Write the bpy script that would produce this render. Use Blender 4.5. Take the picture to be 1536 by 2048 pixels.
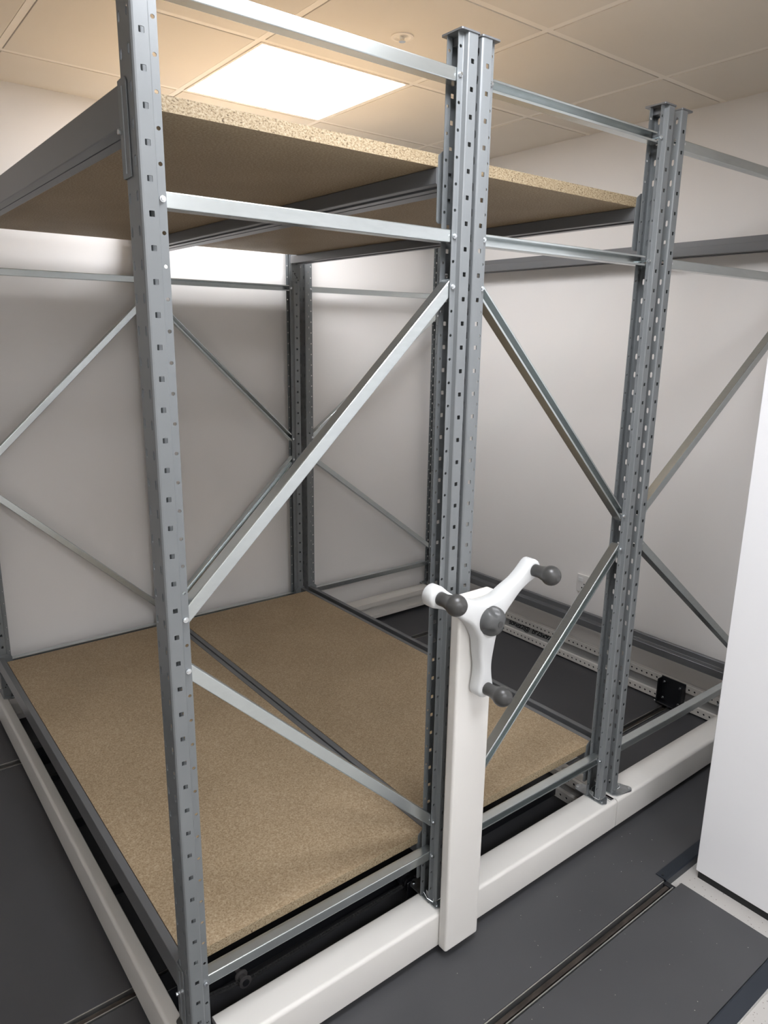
import bpy, bmesh, math, random
from mathutils import Vector, Matrix
random.seed(7)
OZ = 2.09            # deck level is z = 0 in the scene; heights below are written from the top bolt row
PI = math.pi
sc = bpy.context.scene
for o in list(bpy.data.objects): bpy.data.objects.remove(o)
C = sc.collection

# ------------------------------------------------------------------ camera
cam = bpy.data.cameras.new('camera'); co = bpy.data.objects.new('camera', cam); C.objects.link(co)
co.location = (-0.44325, -1.152, -0.52348 + OZ); co.rotation_euler = (1.3281, -0.01467, -0.66196)
cam.sensor_fit = 'VERTICAL'; cam.sensor_height = 36; cam.lens = 1439.67 / 2048 * 36
cam.clip_start = 0.02; sc.camera = co
sc.view_settings.view_transform = 'Standard'; sc.view_settings.look = 'None'
sc.view_settings.exposure = 0.38; sc.view_settings.gamma = 1.0
# ------------------------------------------------------------------ light (LED ceiling panels are built below with these strengths)
W = bpy.data.worlds.new('world'); sc.world = W; W.use_nodes = True
W.node_tree.nodes['Background'].inputs[0].default_value = (0.8, 0.85, 1.0, 1)
W.node_tree.nodes['Background'].inputs[1].default_value = 0.05
PANEL_E = 21.0
ZC = 0.3262          # ceiling
GX, GY, GS = 0.153, 1.009, 0.6
PANELS = [(1, 0), (0, -3), (0, -6), (-2, -6)]     # grid cells holding a light panel; last two added unseen to brighten the front
WX, WY, WL, WF = 2.36, 1.936, -2.6, -3.2
FZ = -2.115          # screed floor under the deck
DZ = -2.09

# ------------------------------------------------------------------ materials
def mat(name, col, rough=0.5, metal=0.0, spec=0.5, noise=None, bump=None, emit=None, coat=0):
    m = bpy.data.materials.new(name); m.use_nodes = True
    n = m.node_tree.nodes; l = m.node_tree.links; b = n['Principled BSDF']
    b.inputs['Base Color'].default_value = (*col, 1); b.inputs['Roughness'].default_value = rough
    b.inputs['Metallic'].default_value = metal; b.inputs['Specular IOR Level'].default_value = spec
    b.inputs['Coat Weight'].default_value = coat
    tc = n.new('ShaderNodeTexCoord')
    if noise:   # (scale xyz, strength, detail)
        mp = n.new('ShaderNodeMapping'); mp.inputs['Scale'].default_value = noise[0]
        nz = n.new('ShaderNodeTexNoise'); nz.inputs['Scale'].default_value = 1; nz.inputs['Detail'].default_value = 4
        l.new(tc.outputs['Object'], mp.inputs[0]); l.new(mp.outputs[0], nz.inputs['Vector'])
        r = n.new('ShaderNodeValToRGB'); s = noise[1]
        r.color_ramp.elements[0].position = 0.3; r.color_ramp.elements[1].position = 0.7
        r.color_ramp.elements[0].color = (*[c * (1 - s) for c in col], 1); r.color_ramp.elements[1].color = (*[min(1, c * (1 + s)) for c in col], 1)
        l.new(nz.outputs['Fac'], r.inputs[0]); l.new(r.outputs[0], b.inputs['Base Color'])
    if bump:
        nz2 = n.new('ShaderNodeTexNoise'); nz2.inputs['Scale'].default_value = bump[0]; nz2.inputs['Detail'].default_value = 3
        bp = n.new('ShaderNodeBump'); bp.inputs['Strength'].default_value = bump[1]; bp.inputs['Distance'].default_value = 0.002
        l.new(tc.outputs['Object'], nz2.inputs['Vector']); l.new(nz2.outputs['Fac'], bp.inputs['Height']); l.new(bp.outputs[0], b.inputs['Normal'])
    if emit:
        b.inputs['Emission Color'].default_value = (*emit[0], 1); b.inputs['Emission Strength'].default_value = emit[1]
    return m
M = {}
M['post'] = mat('grey_powder_coat', (0.195, 0.207, 0.213), 0.36, 0.15, 0.5, ((9, 9, 3), 0.05))
M['beam'] = mat('grey_beam_paint', (0.135, 0.138, 0.142), 0.30, 0.1, 0.5, ((8, 3, 8), 0.05))
M['galv'] = mat('galvanised_steel', (0.58, 0.62, 0.62), 0.27, 0.92, 0.5, ((40, 40, 150), 0.035), (60, 0.03))
M['galvp'] = mat('dull_galvanised_plate', (0.42, 0.44, 0.45), 0.33, 0.9, 0.5, ((60, 60, 60), 0.15))
M['bolt'] = mat('zinc_bolt', (0.75, 0.78, 0.80), 0.25, 1.0)
M['white'] = mat('white_powder_coat', (0.77, 0.75, 0.71), 0.34, 0, 0.5, ((5, 5, 5), 0.015), (260, 0.03))
M['white2'] = mat('white_plastic', (0.69, 0.70, 0.695), 0.40)
M['chan'] = mat('cream_grey_channel_coat', (0.72, 0.69, 0.64), 0.4, 0, 0.5, ((5, 5, 5), 0.03))
M['web'] = mat('galvanised_channel_web', (0.44, 0.44, 0.43), 0.42, 0.5, 0.5, ((14, 4, 14), 0.12))
M['knob'] = mat('dark_grey_plastic', (0.055, 0.054, 0.052), 0.34)
M['knobf'] = mat('mid_grey_plastic', (0.085, 0.087, 0.086), 0.40)
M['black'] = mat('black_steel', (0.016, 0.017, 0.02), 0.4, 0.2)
M['rubber'] = mat('black_skirting', (0.006, 0.007, 0.008), 0.5)
M['chain'] = mat('oiled_chain_steel', (0.12, 0.12, 0.12), 0.35, 0.7)
M['roller'] = mat('grey_roller_plastic', (0.075, 0.07, 0.07), 0.4)
M['wall'] = mat('wall_paint', (0.80, 0.775, 0.75), 0.75, 0, 0.3, ((1.2, 1.2, 1.2), 0.012), (300, 0.05))
M['wallw'] = mat('bright_wall_paint', (0.88, 0.88, 0.89), 0.7, 0, 0.3, None, (260, 0.06))
M['ceil'] = mat('ceiling_tile', (0.765, 0.70, 0.61), 0.9, 0, 0.2, ((2, 2, 2), 0.02), (400, 0.08))
M['grid'] = mat('ceiling_grid', (0.86, 0.79, 0.69), 0.5)
M['deck'] = mat('dark_deck_laminate', (0.062, 0.062, 0.066), 0.48, 0, 0.5, ((3, 3, 3), 0.08), (500, 0.05))
M['trim'] = mat('blue_black_edge_trim', (0.022, 0.028, 0.038), 0.35, 0.3)
M['alu'] = mat('rail_lip_aluminium', (0.62, 0.62, 0.60), 0.3, 0.9)
M['rail'] = mat('brown_rail_steel', (0.075, 0.062, 0.054), 0.4, 0.6, 0.5, ((20, 90, 20), 0.35))
M['ink'] = mat('black_marker_ink', (0.012, 0.012, 0.014), 0.6)
M['crumb'] = mat('pale_crumbs', (0.6, 0.58, 0.52), 0.8)
M['soft'] = mat('socket_white', (0.72, 0.70, 0.68), 0.35)
M['led'] = mat('led_diffuser', (0.9, 0.9, 0.95), 0.5, emit=((0.93, 0.95, 1.0), PANEL_E))

def speckle_floor():
    m = bpy.data.materials.new('speckled_screed'); m.use_nodes = True
    n = m.node_tree.nodes; l = m.node_tree.links; b = n['Principled BSDF']; b.inputs['Roughness'].default_value = 0.6
    tc = n.new('ShaderNodeTexCoord'); v = n.new('ShaderNodeTexVoronoi'); v.inputs['Scale'].default_value = 90
    r = n.new('ShaderNodeValToRGB'); r.color_ramp.elements[0].position = 0.08; r.color_ramp.elements[1].position = 0.16
    r.color_ramp.elements[0].color = (0.16, 0.13, 0.11, 1); r.color_ramp.elements[1].color = (0.50, 0.48, 0.455, 1)
    l.new(tc.outputs['Object'], v.inputs['Vector']); l.new(v.outputs['Distance'], r.inputs[0]); l.new(r.outputs[0], b.inputs['Base Color'])
    return m
M['screed'] = speckle_floor()

def chip(name, scale, c0, c1, c2, stretch=(1, 1, 1), cmid=0.5, bstr=0.15):
    m = bpy.data.materials.new(name); m.use_nodes = True
    n = m.node_tree.nodes; l = m.node_tree.links; b = n['Principled BSDF']; b.inputs['Roughness'].default_value = 0.62
    b.inputs['Specular IOR Level'].default_value = 0.35
    tc = n.new('ShaderNodeTexCoord'); mp = n.new('ShaderNodeMapping'); mp.inputs['Scale'].default_value = stretch
    l.new(tc.outputs['Object'], mp.inputs[0])
    a = n.new('ShaderNodeTexNoise'); a.inputs['Scale'].default_value = scale; a.inputs['Detail'].default_value = 5; a.inputs['Roughness'].default_value = 0.7
    w = n.new('ShaderNodeTexNoise'); w.inputs['Scale'].default_value = 4; w.inputs['Detail'].default_value = 3
    l.new(mp.outputs[0], a.inputs['Vector']); l.new(tc.outputs['Object'], w.inputs['Vector'])
    r = n.new('ShaderNodeValToRGB'); e = r.color_ramp.elements
    e[0].position = 0.33; e[0].color = (*c0, 1); e[1].position = 0.68; e[1].color = (*c2, 1)
    x = e.new(cmid); x.color = (*c1, 1)
    l.new(a.outputs['Fac'], r.inputs[0])
    mx = n.new('ShaderNodeMix'); mx.data_type = 'RGBA'; mx.blend_type = 'MULTIPLY'; mx.inputs[0].default_value = 0.35
    r2 = n.new('ShaderNodeValToRGB'); r2.color_ramp.elements[0].position = 0.35; r2.color_ramp.elements[1].position = 0.65
    r2.color_ramp.elements[0].color = (0.72, 0.70, 0.66, 1)
    l.new(w.outputs['Fac'], r2.inputs[0]); l.new(r.outputs[0], mx.inputs[6]); l.new(r2.outputs[0], mx.inputs[7]); l.new(mx.outputs[2], b.inputs['Base Color'])
    bp = n.new('ShaderNodeBump'); bp.inputs['Strength'].default_value = bstr; bp.inputs['Distance'].default_value = 0.002
    l.new(a.outputs['Fac'], bp.inputs['Height']); l.new(bp.outputs[0], b.inputs['Normal'])
    return m
M['chip'] = chip('chipboard_face', 230, (0.25, 0.175, 0.10), (0.37, 0.275, 0.17), (0.52, 0.42, 0.29))
M['chipe'] = chip('chipboard_cut_edge', 210, (0.035, 0.018, 0.008), (0.27, 0.20, 0.115), (0.45, 0.375, 0.26), (1, 1, 1.5), 0.44, 0.5)

# ------------------------------------------------------------------ helpers
def tag(o, label=None, cat=None, group=None, kind=None):
    if label: o['label'] = label
    if cat: o['category'] = cat
    if group: o['group'] = group
    if kind: o['kind'] = kind
    return o
def thing(name, label, cat, loc, group=None):
    o = bpy.data.objects.new(name, None); C.objects.link(o); o.empty_display_size = 0.05
    o.location = (loc[0], loc[1], loc[2] + OZ)
    return tag(o, label, cat, group)
def base_of(p):        # world position of a parent in unshifted coordinates
    v = Vector((0, 0, 0)); q = p
    while q: v += q.location; q = q.parent
    return v - Vector((0, 0, OZ))
def obj(name, bm, m, parent=None, origin=None, smooth=False, bevel=0, seg=2, solid=0, local=False):
    """link bm (in unshifted scene coordinates unless local) as one mesh object"""
    me = bpy.data.meshes.new(name)
    if smooth:
        for f in bm.faces: f.smooth = True
    if parent is None:
        if origin is None:
            xs = [v.co for v in bm.verts]
            origin = Vector(((min(v.x for v in xs) + max(v.x for v in xs)) / 2, (min(v.y for v in xs) + max(v.y for v in xs)) / 2, min(v.z for v in xs)))
        off = Vector(origin)
    else:
        off = Vector((0, 0, 0)) if local else base_of(parent)
    bmesh.ops.translate(bm, verts=bm.verts, vec=-off)
    bm.to_mesh(me); bm.free()
    for x in (m if isinstance(m, list) else [m]): me.materials.append(x)
    o = bpy.data.objects.new(name, me); C.objects.link(o)
    if parent: o.parent = parent
    else: o.location = off + Vector((0, 0, OZ))
    if solid:
        s = o.modifiers.new('sheet', 'SOLIDIFY'); s.thickness = solid; s.offset = 0; s.use_even_offset = True
    if bevel:
        b = o.modifiers.new('bevel', 'BEVEL'); b.width = bevel; b.segments = seg; b.limit_method = 'ANGLE'; b.angle_limit = math.radians(40)
        for p in me.polygons: p.use_smooth = True
        w = o.modifiers.new('wn', 'WEIGHTED_NORMAL'); w.keep_sharp = True
    return o
def box(bm, x0, x1, y0, y1, z0, z1, mi=0):
    vs = [bm.verts.new((x, y, z)) for x in (x0, x1) for y in (y0, y1) for z in (z0, z1)]
    for i in ((0, 1, 3, 2), (4, 6, 7, 5), (0, 4, 5, 1), (2, 3, 7, 6), (0, 2, 6, 4), (1, 5, 7, 3)):
        f = bm.faces.new([vs[k] for k in i]); f.material_index = mi
    return vs
def B(*a):
    bm = bmesh.new(); box(bm, *a); return bm
def extrude(bm, prof, fn, a, b, mi=0, smooth=False):
    """closed profile [(p,q)], fn(t,p,q)->xyz"""
    r0 = [bm.verts.new(fn(a, *p)) for p in prof]; r1 = [bm.verts.new(fn(b, *p)) for p in prof]
    n = len(prof)
    for i in range(n):
        f = bm.faces.new((r0[i], r0[(i + 1) % n], r1[(i + 1) % n], r1[i])); f.material_index = mi; f.smooth = smooth
    bm.faces.new(r0[::-1]).material_index = mi; bm.faces.new(r1).material_index = mi
    bmesh.ops.recalc_face_normals(bm, faces=bm.faces)
def cyl(bm, p0, p1, r, n=16, r1=None):
    p0, p1 = Vector(p0), Vector(p1); d = (p1 - p0).normalized(); a = d.orthogonal().normalized(); b = d.cross(a)
    r1 = r if r1 is None else r1
    A_ = [bm.verts.new(p0 + r * (a * math.cos(2 * PI * i / n) + b * math.sin(2 * PI * i / n))) for i in range(n)]
    B_ = [bm.verts.new(p1 + r1 * (a * math.cos(2 * PI * i / n) + b * math.sin(2 * PI * i / n))) for i in range(n)]
    for i in range(n): bm.faces.new((A_[i], A_[(i + 1) % n], B_[(i + 1) % n], B_[i]))
    bm.faces.new(A_[::-1]); bm.faces.new(B_)
def lathe_y(bm, prof, cx, cz, n=28):
    """prof [(y,r)] revolved about an axis parallel to y"""
    rings = [[bm.verts.new((cx + r * math.cos(2 * PI * i / n), y, cz + r * math.sin(2 * PI * i / n))) for i in range(n)] for y, r in prof]
    for a, b in zip(rings, rings[1:]):
        for i in range(n): bm.faces.new((a[i], a[(i + 1) % n], b[(i + 1) % n], b[i]))
    bm.faces.new(rings[0][::-1]); bm.faces.new(rings[-1])
    bmesh.ops.recalc_face_normals(bm, faces=bm.faces)
def rounded(p, r, n=5):
    """round the corners of a 2D polygon; r = radius or list"""
    out = []; N = len(p)
    for i in range(N):
        rr = r[i] if isinstance(r, (list, tuple)) else r
        a, b, c = Vector(p[i - 1]), Vector(p[i]), Vector(p[(i + 1) % N])
        if rr <= 0: out.append(tuple(b)); continue
        u = (a - b).normalized(); v = (c - b).normalized(); ang = u.angle(v)
        t = rr / math.tan(ang / 2); s = b + u * t; e = b + v * t
        ctr = b + (u + v).normalized() * (rr / math.sin(ang / 2))
        a0 = math.atan2((s - ctr).y, (s - ctr).x); a1 = math.atan2((e - ctr).y, (e - ctr).x)
        d = (a1 - a0 + PI) % (2 * PI) - PI
        for k in range(n + 1):
            out.append((ctr.x + rr * math.cos(a0 + d * k / n), ctr.y + rr * math.sin(a0 + d * k / n)))
    return out
def copy_tree(o, parent=None):
    c = o.copy(); C.objects.link(c); c.parent = parent
    for ch in list(o.children): copy_tree(ch, c)
    return c

# ================================================================== ROOM
def struct(name, bm, m, **k):
    return tag(obj(name, bm, m, **k), kind='structure')
struct('floor', B(WL, WX + .1, WF, WY + .1, FZ - .1, FZ), M['screed'])
struct('wall_back', B(WL, WX + .12, WY, WY + .12, FZ, ZC + .05), M['wall'])
struct('wall_right', B(WX, WX + .12, -.4, WY, FZ, ZC + .05), M['wall'])
struct('wall_left', B(WL - .12, WL, WF, WY + .12, FZ, ZC + .05), M['wall'])
struct('wall_front', B(WL, WX + .12, WF - .12, WF, FZ, ZC + .05), M['wall'])
struct('wall_partition', B(1.4654, WX + .12, WF, -.28, DZ + .0, ZC + .05), M['wallw'], bevel=.003)
struct('baseboard_partition', B(1.4715, WX + .1, WF, -.286, FZ, DZ), M['rubber'])
# ceiling: lay-in tiles hanging a little below a recessed grid
cb = bmesh.new()
i0, i1 = int((WL - GX) / GS) - 1, int((WX - GX) / GS) + 1; j0, j1 = int((WF - GY) / GS) - 1, int((WY - GY) / GS) + 1
for i in range(i0, i1 + 1):
    for j in range(j0, j1 + 1):
        if (i, j) in PANELS: continue
        x0, x1, y0, y1 = GX + i * GS, GX + (i + 1) * GS, GY + j * GS, GY + (j + 1) * GS
        x0, x1, y0, y1 = max(x0, WL), min(x1, WX), max(y0, WF), min(y1, WY)
        if x1 - x0 < .03 or y1 - y0 < .03: continue
        g = .0125
        vs = box(cb, x0 + g, x1 - g, y0 + g, y1 - g, ZC, ZC + .02)
struct('ceiling', cb, M['ceil'], bevel=.0015, seg=1)
gb = bmesh.new()
for i in range(i0, i1 + 2):
    x = GX + i * GS
    if WL < x < WX: box(gb, x - .0105, x + .0105, WF, WY, ZC + .002, ZC + .03)
for j in range(j0, j1 + 2):
    y = GY + j * GS
    if WF < y < WY: box(gb, WL, WX, y - .0105, y + .0105, ZC + .0021, ZC + .0301)
for a in ((WL, WX, WY - .02, WY), (WX - .02, WX, WF, WY), (WL, WL + .02, WF, WY)): box(gb, *a, ZC + .003, ZC + .006)
box(gb, WL, WX, WF, WY, ZC + .035, ZC + .05)
struct('trim_1', gb, M['grid'])
for k, (i, j) in enumerate(PANELS):
    x0, y0 = GX + i * GS, GY + j * GS
    lab = ['square lit ceiling light panel above the shelving by the back wall', 'square ceiling light panel over the aisle, directly in front of the shelving',
           'added unseen fill light panel behind the camera, the right one', 'added unseen fill light panel behind the camera, the left one'][k]
    t = thing('ceiling_light', lab, 'ceiling light', (x0 + .3, y0 + .3, ZC), 'recessed ceiling light panels')
    f = bmesh.new()
    for a in ((x0 + .009, x0 + .018, y0 + .009, y0 + .591), (x0 + .582, x0 + .591, y0 + .009, y0 + .591), (x0 + .018, x0 + .582, y0 + .009, y0 + .018), (x0 + .018, x0 + .582, y0 + .582, y0 + .591)):
        box(f, *a, ZC - .001, ZC + .02)
    obj('frame', f, M['grid'], t)
    obj('diffuser', B(x0 + .018, x0 + .582, y0 + .018, y0 + .582, ZC + .003, ZC + .01), M['led'], t)
t = thing('sprinkler_head', 'small round recessed sprinkler in a ceiling tile', 'sprinkler', (1.06, .71, ZC))
bm = bmesh.new(); 
n = 32
for r0, r1, za, zb in ((.034, .026, -.003, -.004), (.026, .018, -.004, .0)):
    A_ = [bm.verts.new((1.06 + r0 * math.cos(2 * PI * i / n), .71 + r0 * math.sin(2 * PI * i / n), ZC + za)) for i in range(n)]
    B_ = [bm.verts.new((1.06 + r1 * math.cos(2 * PI * i / n), .71 + r1 * math.sin(2 * PI * i / n), ZC + zb)) for i in range(n)]
    for i in range(n): bm.faces.new((A_[i], A_[(i + 1) % n], B_[(i + 1) % n], B_[i]))
    if r0 == .034:
        T_ = [bm.verts.new((v.co.x, v.co.y, ZC + .001)) for v in A_]
        for i in range(n): bm.faces.new((T_[i], T_[(i + 1) % n], A_[(i + 1) % n], A_[i]))
bm.faces.new([bm.verts.new((1.06 + .018 * math.cos(2 * PI * i / n), .71 + .018 * math.sin(2 * PI * i / n), ZC - .0003)) for i in range(n)])
obj('escutcheon', bm, M['grid'], t, smooth=False)
bm = bmesh.new(); cyl(bm, (1.06, .71, ZC), (1.06, .71, ZC - .012), .004, 12); cyl(bm, (1.06, .71, ZC - .012), (1.06, .71, ZC - .014), .010, 16)
cyl(bm, (1.052, .71, ZC), (1.055, .71, ZC - .012), .0012, 8); cyl(bm, (1.068, .71, ZC), (1.065, .71, ZC - .012), .0012, 8)
obj('nozzle', bm, M['bolt'], t)

# ------------------------------------------------------------------ deck, rails, edge trims
XR = 2.352
for x0, x1, y0, y1, lab in ((WL, XR, -.2464, .3136, 'long dark grey floor panel in the aisle in front of the shelving'),
                            (WL, XR, .3446, 1.5256, 'wide dark grey floor panel under the middle of the shelving'),
                            (WL, XR, 1.5617, WY - .004, 'narrow dark grey floor panel along the back wall'),
                            (WL, 1.382, -.566, -.2798, 'dark grey floor panel in the foreground beside the white partition')):
    pm = bmesh.new(); box(pm, x0, x1, y0 + .002, y1 - .002, FZ, DZ)
    tag(obj('floor_panel', pm, M['deck'], bevel=.0015, seg=1), lab, 'floor panel', 'dark raised floor panels')
for y0, y1, x1, lab in ((-.2798, -.2464, 1.343, 'sunken floor rail in the foreground, ending near the white partition'),
                        (.3136, .3446, 2.30, 'sunken floor rail running under the front of the shelving'),
                        (1.5256, 1.5617, 2.30, 'sunken floor rail running under the back of the shelving')):
    t = thing('floor_rail', lab, 'rail', (0, (y0 + y1) / 2, FZ), 'sunken floor rails')
    obj('channel', B(WL, x1, y0 + .002, y1 - .002, FZ, FZ + .002), M['black'], t)
    yc = (y0 + y1) / 2
    obj('rail_bar', B(WL, x1 - .004, yc - .0065, yc + .0065, FZ + .002, DZ - .005), M['rail'], t, bevel=.001, seg=1)
    for ya in (y0, y1 - .003):
        obj('lip', B(WL, x1, ya, ya + .003, FZ, DZ + .0015), M['alu'], t)
    if x1 < 2: obj('end_block', B(x1 - .004, x1 + .012, y0 - .004, y1 - .002, FZ, DZ - .003), M['black'], t)
t = thing('edge_trim', 'dark metal edge strip screwed down behind the white partition corner', 'edge trim', (1.6, -.235, DZ))
bm = bmesh.new(); extrude(bm, [(-.252, FZ), (-.252, DZ + .001), (-.248, DZ + .003), (-.217, DZ + .003), (-.217, DZ + .0005), (-.249, DZ + .0005), (-.249, FZ)], lambda t_, p, q: (t_, p, q), 1.351, XR)
obj('strip', bm, M['trim'], t)
bm = bmesh.new(); cyl(bm, (1.362, -.233, DZ + .003), (1.362, -.233, DZ + .0045), .004, 12); obj('screw', bm, M['black'], t)
t = thing('edge_ramp', 'dark sloping metal ramp strip along the front edge of the floor', 'edge trim', (0, -.58, FZ))
bm = bmesh.new(); extrude(bm, [(-.566, FZ), (-.566, DZ + .001), (-.570, DZ + .001), (-.600, FZ + .004), (-.600, FZ)], lambda t_, p, q: (t_, p, q), WL, 1.382)
obj('ramp', bm, M['trim'], t)
obj('lip', B(WL, 1.382, -.603, -.600, FZ, FZ + .005), M['alu'], t)
# crumbs of sawdust on the aisle floor
cr = bmesh.new()
for k in range(110):
    x, y = random.uniform(.15, 1.5), random.uniform(-.55, -.05)
    if -.285 < y < -.24: continue
    if x > 1.35 and y < -.24: continue
    s = random.uniform(.0003, .0010)
    mtx = Matrix.Translation((x, y, DZ + s * .4)) @ Matrix.Rotation(random.random() * 6, 4, 'Z') @ Matrix.Diagonal((s * random.uniform(.8, 2), s, s * .5, 1))
    bmesh.ops.create_icosphere(cr, subdivisions=1, radius=1, matrix=mtx)
tag(obj('floor_crumbs', cr, M['crumb']), 'tiny pale crumbs of sawdust scattered on the dark aisle floor', 'debris', kind='stuff')

# ================================================================== UPRIGHT FRAMES
PD = .055; P = .05; L6 = P / 6; TOP = .05; BOT = -1.966
def post_mesh():
    """perforated open section; u = towards the open side, v = depth 0..PD, around the hole column u=0"""
    # strips: ((u0,v0),(u1,v1), hole) ; hole = None or (phase, kind, half width, half height)
    SQ = (0, 'sq', .0043, .0046); RD = (.5, 'rd', .0033, .0033); OV = (.5, 'ov', .0034, .0085); SM = (0, 'sq', .0020, .0045)
    F = [((.0290, .0115), (.0157, .0115), RD), ((.0157, .0115), (.0143, .0105), None), ((.0143, .0105), (.0118, .0010), None), ((.0118, .0010), (.0105, 0), None),
         ((.0105, 0), (-.0105, 0), SQ), ((-.0105, 0), (-.0130, .0004), None), ((-.0130, .0004), (-.0150, .0022), None), ((-.0150, .0022), (-.0155, .0045), None),
         ((-.0155, .0045), (-.0155, .0185), OV), ((-.0155, .0185), (-.0155, .0235), None), ((-.0155, .0235), (-.0155, .0275), None)]
    mir = lambda p: (p[0], PD - p[1])
    S = F + [(mir(b), mir(a), h) for a, b, h in F[::-1]]
    bm = bmesh.new(); nt = round((TOP - BOT) / L6)
    ztop = TOP
    for (a, b, h) in S:
        A_, B_ = Vector(a), Vector(b)
        pt = lambda s, z: (A_.x + (B_.x - A_.x) * s, A_.y + (B_.y - A_.y) * s, z)
        covered = set()
        if h:
            ph, kind, hw, hh = h; wd = (B_ - A_).length
            k = -2
            while True:
                zc = -P * (k + ph); k += 1
                if zc + P / 2 > TOP + 1e-6: continue
                if zc - P / 2 < BOT - .004: break
                lv = [zc - P / 2 + i * L6 for i in range(7)]
                per = [(1, z) for z in lv] + [(.5, lv[-1])] + [(0, z) for z in lv[::-1]] + [(.5, lv[0])]
                # matching hole points
                hp = []
                for i in range(7): hp.append(-45 + 15 * i)
                hp.append(90)
                for i in range(7): hp.append(135 + 15 * i)
                hp.append(270)
                ins = []
                for g in hp:
                    c, s_ = math.cos(math.radians(g)), math.sin(math.radians(g))
                    if kind == 'rd': x, y = c * hw, s_ * hh
                    elif kind == 'ov': x = max(-1, min(1, c * 1.25)) * hw; y = s_ * hh
                    else:
                        m_ = max(abs(c), abs(s_)); x, y = c / m_, s_ / m_
                        if abs(x) > .96 and abs(y) > .96: x *= .93; y *= .93
                        x, y = x * hw, y * hh
                    ins.append((.5 + x / wd, zc + y))
                vo = [bm.verts.new(pt(*q)) for q in per]; vi = [bm.verts.new(pt(*q)) for q in ins]
                for i in range(len(per)):
                    j = (i + 1) % len(per); bm.faces.new((vo[i], vo[j], vi[j], vi[i]))
                for i in range(6): covered.add(round((TOP - (lv[i] + L6)) / L6))
        for i in range(nt):
            if i in covered: continue
            z1, z0 = TOP - i * L6, TOP - (i + 1) * L6
            bm.faces.new([bm.verts.new(pt(*q)) for q in ((0, z0), (1, z0), (1, z1), (0, z1))])
    bmesh.ops.remove_doubles(bm, verts=bm.verts, dist=.00005)
    bmesh.ops.recalc_face_normals(bm, faces=bm.faces)
    me = bpy.data.meshes.new('post'); bm.to_mesh(me); bm.free(); me.materials.append(M['post'])
    return me
POST = post_mesh()
def prof_brace(w=.0255, d=.028, lip=.005, t=.0016, flip=False):
    """open C: closed face at q=0, lips at q=d. p across width, q depth"""
    h = w / 2
    pts = [(-h, 0), (h, 0), (h, d), (h - lip, d), (h - lip, d - t), (h - t, d - t), (h - t, t), (-h + t, t), (-h + t, d - t), (-h + lip, d - t), (-h + lip, d), (-h, d)]
    pts = rounded(pts, [.0022, .0022, .0015, 0, 0, 0, 0, 0, 0, 0, 0, .0015], 3)
    return pts
def brace(parent, name, x0, z0, x1, z1, ext=.009, lab=None):
    d = Vector((x1 - x0, 0, z1 - z0)).normalized(); nrm = Vector((-d.z, 0, d.x))
    a = Vector((x0, .0135, z0)) - d * ext; L = (Vector((x1 - x0, 0, z1 - z0))).length + 2 * ext
    bm = bmesh.new(); extrude(bm, prof_brace(), lambda t, p, q: a + d * t + nrm * p + Vector((0, q, 0)), 0, L)
    o = obj(name, bm, M['galv'], parent, local=True, smooth=False)
    return o
boltm = None
def make_bolt():
    bm = bmesh.new(); cyl(bm, (0, .0115, 0), (0, .0080, 0), .0052, 18); cyl(bm, (0, .0085, 0), (0, .0050, 0), .0036, 6)
    cyl(bm, (0, .0115, 0), (0, .0490, 0), .0022, 10); cyl(bm, (0, .0435, 0), (0, .048, 0), .0045, 6)
    me = bpy.data.meshes.new('bolt'); bm.to_mesh(me); bm.free(); me.materials.append(M['bolt']); return me
BOLT = make_bolt()
FOOT_NARROW = rounded([(.027, -.016), (.027, .088), (.006, .100), (-.018, .088), (-.018, -.004), (.010, -.022)], .007, 4)
FOOT_WIDE = rounded([(-.020, -.006), (-.010, -.018), (.052, -.030), (.066, -.018), (.036, .060), (-.018, .060)], .008, 4)
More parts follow.
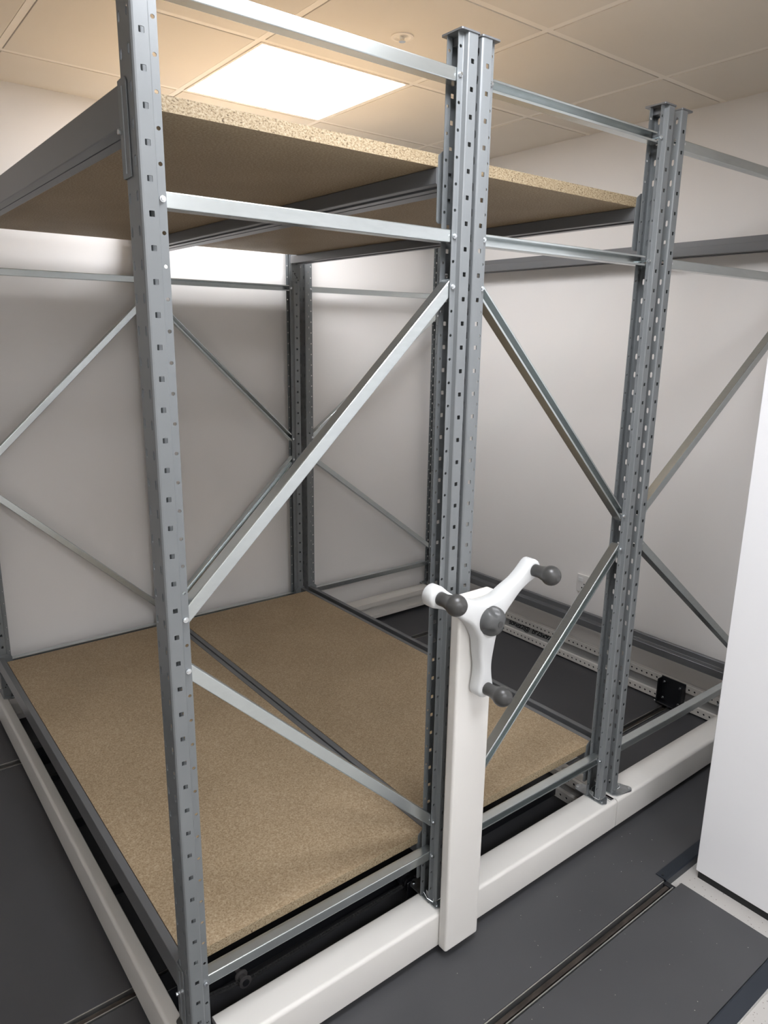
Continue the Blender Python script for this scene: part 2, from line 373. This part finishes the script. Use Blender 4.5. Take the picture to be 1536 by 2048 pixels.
def make_frame(Wd, feet=('n', 'n'), flip=False):
    V = (lambda v: PD - v) if flip else (lambda v: v)
    """frame in the xz plane, left hole column x=0, right one x=Wd, y 0..PD, heights unshifted (z local adds nothing)"""
    t = bpy.data.objects.new('upright_frame', None); C.objects.link(t); t.empty_display_size = .05
    for k, (x, s) in enumerate(((0, 1), (Wd, -1))):
        o = bpy.data.objects.new('post', POST); C.objects.link(o); o.parent = t; o.location = (x, 0, 0); o.rotation_euler = (0, 0, 0)
        if s < 0: o.rotation_euler = (0, 0, PI); o.location = (x, PD, 0)
        m_ = o.modifiers.new('sheet', 'SOLIDIFY'); m_.thickness = .0016; m_.offset = 0
        bm = bmesh.new()
        cp = rounded([(x - .018, -.003), (x + .033, -.003), (x + .033, .058), (x - .018, .058)] if s > 0 else [(x - .033, -.003), (x + .018, -.003), (x + .018, .058), (x - .033, .058)], .004, 4)
        extrude(bm, cp, lambda z, p, q: (p, q, z), TOP, TOP + .0035)
        box(bm, x - .010, x + .010, .008, .047, TOP - .015, TOP)
        obj('post_cap', bm, M['beam'], t, local=True)
        bm = bmesh.new(); fp = FOOT_NARROW if feet[k] == 'n' else FOOT_WIDE
        pts = [(x + s * a, V(b)) for a, b in fp]
        extrude(bm, pts, lambda z, p, q: (p, q, z), -1.968, -1.9645)
        # upstand that wraps the foot of the post, with a bent tab
        box(bm, x + s * .0180 - .0008, x + s * .0180 + .0008, .013, .032, -1.9645, -1.945)
        xx = sorted((x + s * -.0135, x + s * .018)); box(bm, xx[0], xx[1], .0205, .0225, -1.9645, -1.935)
        fo = obj('foot_plate', bm, M['galvp'], t, local=True)
        for (a, b) in (((.017, -.008), (.014, .088)) if feet[k] == 'n' else ((.053, -.019), (.030, .047))):
            bm = bmesh.new(); cyl(bm, (x + s * a, V(b), -1.9645), (x + s * a, V(b), -1.9625), .0045, 14)
            obj('rivet', bm, M['bolt'], fo, local=True)
        # spring clip wire at the foot
        bm = bmesh.new(); w = [(.0295, .030, -1.945), (.0305, .014, -1.953), (.024, -.002, -1.957), (.004, -.003, -1.958), (-.014, -.002, -1.952)]
        for a, b in zip(w, w[1:]): cyl(bm, (x + s * a[0], V(a[1]), a[2]), (x + s * b[0], V(b[1]), b[2]), .0010, 8)
        w = [(.024, -.002, -1.957), (.024, -.004, -1.944)]; cyl(bm, (x + s * w[0][0], V(w[0][1]), w[0][2]), (x + s * w[1][0], V(w[1][1]), w[1][2]), .0010, 8)
        obj('spring_clip', bm, M['bolt'], t, local=True)
    b = .0223; xl, xr = b, Wd - b; Z = lambda j: -P * j
    for j in (.5, 6.5, 36.5): brace(t, 'horizontal_brace', xl, Z(j), xr, Z(j))
    brace(t, 'diagonal_brace', xl, Z(20.5), xr, Z(8.5)); brace(t, 'diagonal_brace', xl, Z(22.5), xr, Z(34.5))
    for x, js in ((xl, (.5, 6.5, 20.5, 22.5, 36.5)), (xr, (.5, 6.5, 8.5, 34.5, 36.5))):
        for j in js:
            o = bpy.data.objects.new('bolt', BOLT); C.objects.link(o); o.parent = t; o.location = (x, PD if flip else 0, Z(j)); o.rotation_euler = (0, 0, PI if flip else 0)
    return t
W1, W3 = .6655, .849
XB2, XC2 = .7075, 1.436
XB, XC, XD = W1, XB2 + W1, XC2 + W3
YB = 1.843
FR = 'galvanised braced upright frames of the shelving'
f1 = make_frame(W1); tag(f1, 'nearest grey upright frame with closed galvanised braces, left half of the front', 'upright frame', FR); f1.location = (0, 0, OZ)
def turned(src, x0, y0, lab):
    c = copy_tree(src); c.location = (x0 + W1, y0 + PD, OZ); c.rotation_euler = (0, 0, PI)
    return tag(c, lab, 'upright frame', FR)
f2 = make_frame(W1, flip=True)      # turned round below, with bolts and feet still towards the aisle
def place(f, x0, y0, lab):
    f.location = (x0 + W1, y0 + PD, OZ); f.rotation_euler = (0, 0, PI); return tag(f, lab, 'upright frame', FR)
place(f2, XB2, 0, 'front upright frame with open-sided galvanised braces, right of the white crank column')
f3 = make_frame(W3, ('w', 'n')); tag(f3, 'front upright frame of the empty bay, running behind the white partition', 'upright frame', FR); f3.location = (XC2, 0, OZ)
c = copy_tree(f1); c.location = (0, YB, OZ); tag(c, 'rear upright frame by the back wall, leftmost, behind the nearest post', 'upright frame', FR)
turned(f2, XB2, YB, 'rear upright frame by the back wall behind the right chipboard shelves')
c = copy_tree(f3); c.location = (XC2, YB, OZ); tag(c, 'rear upright frame of the empty bay in the far room corner', 'upright frame', FR)

# ================================================================== SHELF BEAMS
Y0, Y1 = .0585, YB - .0035
# p inwards from the outer face, q down from the rim
BP = rounded([(0, 0), (.019, 0), (.019, -.025), (.051, -.025), (.051, -.057), (.029, -.057), (.029, -.051), (.023, -.051), (.023, -.060), (0, -.060)],
             [.002, .002, .001, .002, .002, .001, 0, 0, .001, .002], 3)
def make_beam(lab, xo, s, zr, group):
    """xo outer face, s = +1 when the shelf lies towards +x, zr rim height"""
    t = thing('shelf_beam', lab, 'shelf beam', (xo, (Y0 + Y1) / 2, zr - .060), group)
    bm = bmesh.new(); extrude(bm, BP, lambda y, p, q: (xo + s * p, y, zr + q), Y0 + .002, Y1 - .002)
    obj('beam', bm, M['beam'], t)
    for k, (ya, sg) in enumerate(((Y0, -1), (Y1, 1))):
        bm = bmesh.new()
        # end plate behind the post, bevelled top corner, S-shaped punched marks
        pl = rounded([(-.0005, .004), (.006, .011), (.030, .011), (.048, -.002), (.048, -.134), (-.0005, -.134)], [.001, .002, .004, .004, .006, .004], 3)
        ys = (ya, ya + sg * -.002)
        extrude(bm, pl, lambda y, p, q: (xo + s * p, y, zr + q), min(ys), max(ys))
        # side leg lying on the web of the post
        y2 = ya + sg * .033; sl = [(ya, .004), (y2 - sg * .004, .004), (y2, -.002), (y2, -.134), (ya, -.134)]
        a = xo + s * -.0008; b_ = xo + s * .0012
        extrude(bm, sl, lambda x, p, q: (x, p, zr + q), min(a, b_), max(a, b_))
        # rolled rib down the leg
        cyl(bm, (xo + s * -.0008, ya + sg * .016, zr - .006), (xo + s * -.0008, ya + sg * .016, zr - .128), .0016, 8)
        cn = obj('connector', bm, M['post'], t)
        bm = bmesh.new(); S = []
        for q in range(13):
            a_ = q / 12 * 2 * PI; S.append((.024 + .005 * math.sin(a_), -.098 - .022 * q / 12))
        yy = ya + sg * -.0022
        for (p0, q0), (p1, q1) in zip(S, S[1:]): cyl(bm, (xo + s * p0, yy, zr + q0), (xo + s * p1, yy, zr + q1), .0010, 6)
        for (p0, q0) in ((.017, -.118), (.031, -.100), (.012, -.128), (.038, -.090)):
            cyl(bm, (xo + s * p0, yy, zr + q0), (xo + s * p0, yy + sg * -.0006, zr + q0), .0025, 10)
        obj('punched_mark', bm, M['black'], cn)
        bm = bmesh.new()
        for q in (-.068,): cyl(bm, (xo + s * -.001, ya + sg * .006, zr + q), (xo + s * -.007, ya + sg * .006, zr + q), .0042, 6)
        obj('locking_bolt', bm, M['bolt'], cn)
    return t
ZU, ZL = -.162, -1.790
GU, GL = 'upper shelf beams', 'lower shelf beams'
xo = {'A': -.0185, 'B': XB + .0185, 'B2': XB2 - .0185, 'C': XC + .0185, 'C2': XC2 - .0185, 'D': XD + .0185}
make_beam('upper grey shelf beam at far left, its outer face towards the camera', xo['A'], 1, ZU, GU)
make_beam('upper grey beam on the middle post carrying the left chipboard', xo['B'], -1, ZU, GU)
make_beam('upper grey beam on the middle post carrying the right chipboard', xo['B2'], 1, ZU, GU)
make_beam('upper grey beam carrying the right-hand edge of the right chipboard', xo['C'], -1, ZU, GU)
make_beam('upper grey beam without a board against the right wall', xo['D'], -1, ZU, GU)
make_beam('lower grey shelf beam along the left edge of the nearest chipboard', xo['A'], 1, ZL, GL)
make_beam('lower grey beam along the right edge of the nearest chipboard', xo['B'], -1, ZL, GL)
make_beam('lower grey beam along the left edge of the second chipboard', xo['B2'], 1, ZL, GL)
make_beam('lower grey beam along the right edge of the second chipboard', xo['C'], -1, ZL, GL)
make_beam('lower grey beam on the left of the empty bay, without a board', xo['C2'], 1, ZL, GL)
make_beam('lower grey beam low along the right wall, without a board', xo['D'], -1, ZL, GL)

# ================================================================== CHIPBOARD
def board(x0, x1, z, lab):
    bm = bmesh.new(); box(bm, x0, x1, Y0 + .001, Y1 - .055, z - .0245, z)
    for f in bm.faces:
        f.material_index = 0 if abs(f.normal.z) > .5 else 1
    bm.normal_update()
    for f in bm.faces: f.material_index = 0 if abs(f.calc_center_median().z - (z - .01225)) > .01 else 1
    tag(obj('chipboard_shelf', bm, [M['chip'], M['chipe']]), lab, 'shelf board', 'chipboard shelf boards')
for z, a, b in ((ZU, 'upper left chipboard shelf seen from below', 'upper right chipboard shelf seen from below, reaching the third post'),
                (ZL, 'lower left chipboard shelf, the large one nearest the camera', 'lower right chipboard shelf behind the white crank column')):
    board(xo['A'] + .0200, xo['B'] - .0200, z, a); board(xo['B2'] + .0200, xo['C'] - .0200, z, b)

# ================================================================== CARRIAGES
ZT, ZB = -1.9685, -2.067
def front_beam(x0, x1, parent):
    pr = rounded([(-.031, ZB), (-.031, ZT), (.056, ZT), (.056, ZB)], [.003, .010, .004, .003], 6)
    bm = bmesh.new(); extrude(bm, pr, lambda x, p, q: (x, p, q), x0, x1)
    for f in bm.faces: f.smooth = True
    o = obj('front_beam', bm, M['white'], parent)
    m_ = o.modifiers.new('b', 'EDGE_SPLIT'); m_.split_angle = math.radians(35)
    return o
def rear_beam(x0, x1, parent):
    pr = [(1.906, ZB), (1.906, ZT), (1.826, ZT), (1.826, ZT - .026), (1.829, ZT - .026), (1.829, ZT - .003), (1.846, ZT - .003), (1.846, ZB + .018), (1.829, ZB + .018), (1.829, ZB)]
    bm = bmesh.new(); extrude(bm, pr, lambda x, p, q: (x, p, q), x0, x1); obj('rear_beam', bm, M['chan'], parent)
def side_channel(xf, s, parent, y0=-.018, y1=1.90, ZB=-2.067):
    """perforated strips in the plane x=xf facing -s; body goes to xf+s*0.025"""
    ws = []
    for (za, zb) in ((ZT, ZT - .031), (ZB + .031, ZB)):
        bm = bmesh.new(); zc = (za + zb) / 2; h = .0125; pit = .0253
        n = int((y1 - y0) / pit); 
        for i in range(n):
            ya, yb = y0 + i * pit, y0 + (i + 1) * pit; yc = (ya + yb) / 2
            per = [(ya, zb), (yc, zb), (yb, zb), (yb, zc), (yb, za), (yc, za), (ya, za), (ya, zc)]
            vo = [bm.verts.new((xf, *q)) for q in per]
            vi = [bm.verts.new((xf, yc + .0046 * math.cos(math.radians(225 + 45 * k)), zc + .0046 * math.sin(math.radians(225 + 45 * k)))) for k in range(8)]
            for k in range(8): bm.faces.new((vo[k], vo[(k + 1) % 8], vi[(k + 1) % 8], vi[k]))
        bmesh.ops.remove_doubles(bm, verts=bm.verts, dist=1e-5); bmesh.ops.recalc_face_normals(bm, faces=bm.faces)
        obj('perforated_strip', bm, M['chan'], parent, solid=.002)
    bm = bmesh.new(); xs = sorted((xf, xf + s * .027))
    box(bm, xs[0] + .001 * (s > 0), xs[1], y0, y1, ZT - .0025, ZT - .0005)
    box(bm, xs[0], xs[1], y0, y1, ZB - .0015, ZB + .0005)
    ws = sorted((xf, xf + s * .013)); box(bm, ws[0], ws[1], y0, y1, ZT - .0325, ZT - .031); box(bm, ws[0], ws[1], y0, y1, ZB + .031, ZB + .0325)
    obj('channel_flange', bm, M['chan'], parent)
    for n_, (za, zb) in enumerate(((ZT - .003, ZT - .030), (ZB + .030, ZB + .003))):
        q_ = sorted((xf + s * .004, xf + s * .006)); obj('hole_shade', B(q_[0], q_[1], y0 + .002, y1 - .002, zb, za), M['black'], parent)  # black sheets stand in for the shade inside the strip holes
    a = xf + s * .012; b_ = xf + s * .014
    obj('channel_web', B(min(a, b_), max(a, b_), y0, y1, ZB, ZT), M['web'], parent)
b1 = thing('mobile_base', 'long white wheeled base under the two loaded shelving bays', 'mobile base', (.68, .93, DZ), 'white bases under the shelving')
front_beam(.050, 1.392, b1)
pr = rounded([(-.031, ZB), (-.031, ZT), (.056, ZT), (.056, ZB)], [.003, .010, .004, .003], 6)
bm = bmesh.new(); extrude(bm, [(p if p > 0 else p + .0006, q - .0005) for p, q in pr], lambda x, p, q: (x, p, q), 1.392, 1.4085); obj('end_cap', bm, M['white'], b1)
bm = bmesh.new(); pr = rounded([(-.037, ZB), (-.037, ZT), (-.003, ZT), (-.003, ZB)], [.003, .010, .003, .003], 6)
extrude(bm, pr, lambda y, p, q: (p, y, q), -.024, 1.90)
for f in bm.faces: f.smooth = True
o = obj('side_beam', bm, M['white'], b1); m_ = o.modifiers.new('b', 'EDGE_SPLIT'); m_.split_angle = math.radians(35)
side_channel(1.385, 1, b1)
rear_beam(.0, 1.405, b1)
obj('corner_plate', B(.002, .046, -.024, .10, ZB, ZT - .006), M['black'], b1)
for y in (.19, 1.42): obj('cross_channel', B(.0, 1.383, y, y + .05, -2.062, ZT - .02), M['black'], b1, bevel=.002)
for x in (.07, .64, 1.28):
    for y in (.329, 1.544):
        w_ = bmesh.new(); box(w_, x - .006, x + .056, y - .030, y - .024, -2.08, ZT - .01); box(w_, x - .006, x + .056, y + .024, y + .030, -2.08, ZT - .01)
        h_ = obj('wheel_housing', w_, M['black'], b1)
        bm = bmesh.new(); cyl(bm, (x + .025, y - .006, -2.055), (x + .025, y + .006, -2.055), .039, 28); cyl(bm, (x + .025, y - .024, -2.055), (x + .025, y + .024, -2.055), .006, 12)
        obj('wheel', bm, M['chain'], h_)
for y, dx in ((.60, 0), (.95, 0), (1.25, 0)): obj('cross_rod', B(0, 1.383, y, y + .018, -2.03, -2.012), M['black'], b1)
# drive chain with its guide roller and sprockets
bm = bmesh.new()
def chain(bm, a, b):
    a, b = Vector(a), Vector(b); L = (b - a).length; n = int(L / .0085); d = (b - a).normalized(); up = Vector((0, 1, 0)).cross(d).normalized()
    for i in range(n):
        c_ = a + d * (L * (i + .5) / n); w = .0012 if i % 2 else .0022
        for s in (-1, 1):
            p = c_ + Vector((0, s * (.003 + w * .3), 0))
            vs = [bm.verts.new(p + d * dx + up * dz + Vector((0, dy, 0))) for dx in (-.0055, .0055) for dy in (-.0006, .0006) for dz in (-.0032, .0032)]
            for q in ((0, 1, 3, 2), (4, 6, 7, 5), (0, 4, 5, 1), (2, 3, 7, 6), (0, 2, 6, 4), (1, 5, 7, 3)): bm.faces.new([vs[k] for k in q])
        cyl(bm, c_ + Vector((0, -.005, 0)) + d * .0042, c_ + Vector((0, .005, 0)) + d * .0042, .0021, 8)
chain(bm, (.165, .125, -2.010), (.66, .125, -1.998)); chain(bm, (.03, .125, -1.985), (.165, .125, -2.006))
obj('drive_chain', bm, M['chain'], b1)
bm = bmesh.new(); lathe_y(bm, [(.112, .004), (.112, .015), (.116, .0155), (.118, .009), (.132, .009), (.134, .0155), (.138, .015), (.138, .006), (.19, .006)], .160, -1.999, 24)
gr = obj('guide_roller', bm, M['roller'], b1)
bm = bmesh.new(); cyl(bm, (.160, .1122, -1.999), (.160, .110, -1.999), .0085, 20); obj('roller_cap', bm, M['black'], gr)
bm = bmesh.new(); lathe_y(bm, [(.106, .004), (.106, .010), (.112, .011), (.112, .021), (.117, .022), (.119, .015), (.131, .015), (.133, .022), (.138, .021), (.19, .010)], .663, -1.992, 24)
obj('sprocket', bm, M['black'], b1)
obj('bearing_bracket', B(.640, .695, .098, .104, -2.02, ZT - .001), M['black'], b1, bevel=.003)

b2 = thing('fixed_base', 'white base frame of the empty bay beside the right wall', 'shelving base', (1.87, .93, DZ), 'white bases under the shelving')
front_beam(1.412, 2.350, b2)
side_channel(2.327, 1, b2, y0=.056, ZB=-2.081)
rear_beam(1.412, 2.350, b2)
bm = bmesh.new(); box(bm, 1.412, 1.445, .056, 1.826, ZB, ZT - .002); obj('side_beam', bm, M['chan'], b2, bevel=.003)
br = bmesh.new()
box(br, 2.320, 2.3255, .258, .372, -2.078, -1.962); box(br, 2.288, 2.3255, .366, .372, -2.078, -1.968); box(br, 2.288, 2.3255, .258, .263, -2.078, -1.975); box(br, 2.288, 2.3255, .258, .372, -2.082, -2.074)
bk = obj('wall_bracket', br, M['black'], b2, bevel=.003)
for y, z in ((.350, -1.980), (.277, -1.984), (.350, -2.055), (.277, -2.060)):
    bm = bmesh.new(); cyl(bm, (2.320, y, z), (2.308, y, z), .0055, 6); cyl(bm, (2.320, y, z), (2.302, y, z), .003, 10)
    obj('bracket_bolt', bm, M['bolt'], bk)
bm = bmesh.new(); cyl(bm, (2.296, .380, -2.078), (2.296, .250, -2.078), .004, 12); obj('hinge_pin', bm, M['bolt'], bk)
# felt-pen writing on the channel web
cu = bpy.data.curves.new('marker_writing', 'FONT'); cu.body = 'sonez2@  br25x97'; cu.size = .042; cu.shear = .35; cu.extrude = .0002; cu.offset = .0006; cu.space_character = .92
tmp = bpy.data.objects.new('tmp', cu); C.objects.link(tmp)
dg = bpy.context.evaluated_depsgraph_get(); me = bpy.data.meshes.new_from_object(tmp.evaluated_get(dg)); bpy.data.objects.remove(tmp)
rnd = random.Random(3)
wob = [rnd.uniform(-1, 1) for _ in range(40)]
xm = max(v.co.x for v in me.vertices)
for v in me.vertices:
    x, y, z = v.co; k = x / .012; i = int(k) % 39; f = k - int(k)
    w_ = wob[i] * (1 - f) + wob[i + 1] * f
    v.co = Vector((x + .001 * w_, y * (1 + .12 * w_) + .002 * w_, z))
me.materials.append(M['ink'])
wo = bpy.data.objects.new('marker_writing', me); C.objects.link(wo); wo.parent = b2
pos = Vector((2.3378, 1.285, -2.032)) - base_of(b2)
sy = (1.285 - .990) / xm
wo.matrix_local = Matrix.Translation(pos) @ Matrix(((0, 0, -1, 0), (-sy, 0, 0, 0), (0, 1, 0, 0), (0, 0, 0, 1)))

# ================================================================== CRANK COLUMN
t = thing('crank_column', 'white square column carrying a three-spoke white crank wheel with dark knobs', 'crank column', (.69, -.046, ZB))
obj('column', B(.6345, .7505, -.062, -.0315, ZB, -1.100), M['white'], t, bevel=.007, seg=4)
CX, CZ, YF, YK = .689, -1.149, -.100, -.0645
def outline(scale=1):
    ctl = []
    for a in (151, 31, 272):
        ar = math.radians(a); d = Vector((math.cos(ar), math.sin(ar))); nn = Vector((-d.y, d.x)); R = .173; tr = .0248
        for r, w in ((.085, .0225), (.115, .0180), (.145, .0195)): ctl.append(d * r - nn * w)
        for k in range(-3, 4):
            an = k * PI / 6 * .95; ctl.append(d * (R + tr * math.cos(an)) + nn * tr * math.sin(an))
        for r, w in ((.145, .0195), (.115, .0180), (.085, .0225)): ctl.append(d * r + nn * w)
        v = math.radians(a + 60 if a != 31 else a + 60)
        nxt = {151: 272, 272: 391, 31: 151}[a]; mid = math.radians((a + nxt) / 2)
        g1 = Vector((math.cos(math.radians(a + 22 + 8)), math.sin(math.radians(a + 30)))) * .054
        g2 = Vector((math.cos(mid), math.sin(mid))) * .044
        g3 = Vector((math.cos(math.radians(nxt - 30)), math.sin(math.radians(nxt - 30)))) * .054
        ctl += [g1, g2, g3]
    order = []
    # arms were listed 152, 32, 272; reorder counter-clockwise 32, 152, 272
    n = len(ctl) // 3; seg = [ctl[i * n:(i + 1) * n] for i in range(3)]
    ctl = seg[1] + seg[0] + seg[2]
    out = []; N = len(ctl)
    for i in range(N):
        p0, p1, p2, p3 = ctl[i - 1], ctl[i], ctl[(i + 1) % N], ctl[(i + 2) % N]
        for s in (0, .33, .67):
            out.append(.5 * ((2 * p1) + (p2 - p0) * s + (2 * p0 - 5 * p1 + 4 * p2 - p3) * s * s + (3 * p1 - p0 - 3 * p2 + p3) * s ** 3))
    return out
ol = outline(); N = len(ol)
def inset(pts, d):
    r = []
    for i in range(len(pts)):
        tn = (pts[(i + 1) % len(pts)] - pts[i - 1]).normalized(); r.append(pts[i] + Vector((-tn.y, tn.x)) * d)
    return r
bm = bmesh.new(); rings = []
for d, y in ((.004, YK), (0, YK - .004), (0, YF + .009), (.0012, YF + .0045), (.0042, YF + .0012), (.008, YF)):
    pts = inset(ol, d)
    rings.append([bm.verts.new((CX + p.x, y - (.010 if y < -.09 else 0) * max(0, 1 - p.length / .09), CZ + p.y)) for p in pts])
for a, b in zip(rings, rings[1:]):
    for i in range(N): bm.faces.new((a[i], a[(i + 1) % N], b[(i + 1) % N], b[i]))
for rg in (rings[0], rings[-1]):
    es = [bm.edges.get((rg[i], rg[(i + 1) % N])) for i in range(N)]
    bmesh.ops.triangle_fill(bm, edges=[e for e in es if e], use_beauty=True)
bmesh.ops.recalc_face_normals(bm, faces=bm.faces)
wheel = obj('crank_wheel', bm, M['white2'], t, smooth=True)
m_ = wheel.modifiers.new('e', 'EDGE_SPLIT'); m_.split_angle = math.radians(50)
bm = bmesh.new(); cyl(bm, (CX, -.062, CZ), (CX, -.098, CZ), .034, 28); obj('axle', bm, M['white2'], t, smooth=False)
for a in (151, 31, 272):
    kx, kz = CX + 0.173 * math.cos(math.radians(a)), CZ + 0.173 * math.sin(math.radians(a))
    pf = [(YF + .002, .0150), (YF - .004, .0150), (YF - .013, .0145), (YF - .019, .0148)]
    yc = -.149; r = .0235
    for k in range(9):
        th = math.radians(128 - k * 13.5); pf.append((yc + r * math.cos(th) * 1.0 * -1 * -1 if False else yc - r * math.cos(th) * 1.0, r * math.sin(th)))
    pf = sorted(pf[:4], key=lambda q: -q[0]) + sorted([q for q in pf[4:] if q[0] < YF - .021], key=lambda q: -q[0])
    pf += [(yc - r * .955, .0075), (yc - r * .97, .006)]
    bm = bmesh.new(); lathe_y(bm, pf, kx, kz, 32); obj('knob', bm, M['knob'], wheel, smooth=True)
# hub cap: dome with finger scoops
bm = bmesh.new(); n, m2 = 40, 12; yb = YF - .010
rings = []
for k in range(m2 + 1):
    th = k / m2 * PI / 2; r = .0345 * math.cos(th) if k < m2 else .0008; y = yb - .027 * math.sin(th) ** .85
    rg = []
    for i in range(n):
        an = 2 * PI * i / n; sc_ = 0
        for a in (100, 220, 340):
            da = (math.degrees(an) - a + 180) % 360 - 180; rr = r / .0345
            sc_ += 1.5 * math.exp(-(da / 17) ** 4) * math.exp(-((rr - .80) / .22) ** 4)
        rg.append(bm.verts.new((CX + r * math.cos(an), y + .0120 * min(1, sc_), CZ + r * math.sin(an))))
    rings.append(rg)
r0 = [bm.verts.new((CX + .0345 * math.cos(2 * PI * i / n), YF + .002, CZ + .0345 * math.sin(2 * PI * i / n))) for i in range(n)]
rings.insert(0, r0)
for a, b in zip(rings, rings[1:]):
    for i in range(n): bm.faces.new((a[i], a[(i + 1) % n], b[(i + 1) % n], b[i]))
bm.faces.new(rings[-1]); bmesh.ops.recalc_face_normals(bm, faces=bm.faces)
hub = obj('hub_cap', bm, M['knobf'], wheel, smooth=True)
bm = bmesh.new(); cyl(bm, (CX, yb - .0255, CZ), (CX, yb - .0276, CZ), .0075, 24); obj('hub_button', bm, M['knob'], hub)

# ================================================================== SOCKET
t = thing('switched_socket', 'white switched wall socket low on the right wall behind the diagonal brace', 'socket', (WX, .835, -1.73))
obj('plate', B(WX - .010, WX, .791, .880, -1.725, -1.637), M['soft'], t, bevel=.003)
bm = bmesh.new(); box(bm, WX - .014, WX - .009, .845, .869, -1.672, -1.652); obj('switch', bm, M['white2'], t, bevel=.002)
for y, z in ((.835, -1.683), (.847, -1.702), (.823, -1.702)): obj('socket_hole', B(WX - .0106, WX - .0098, y - .003, y + .003, z - .004, z + .004), M['black'], t)
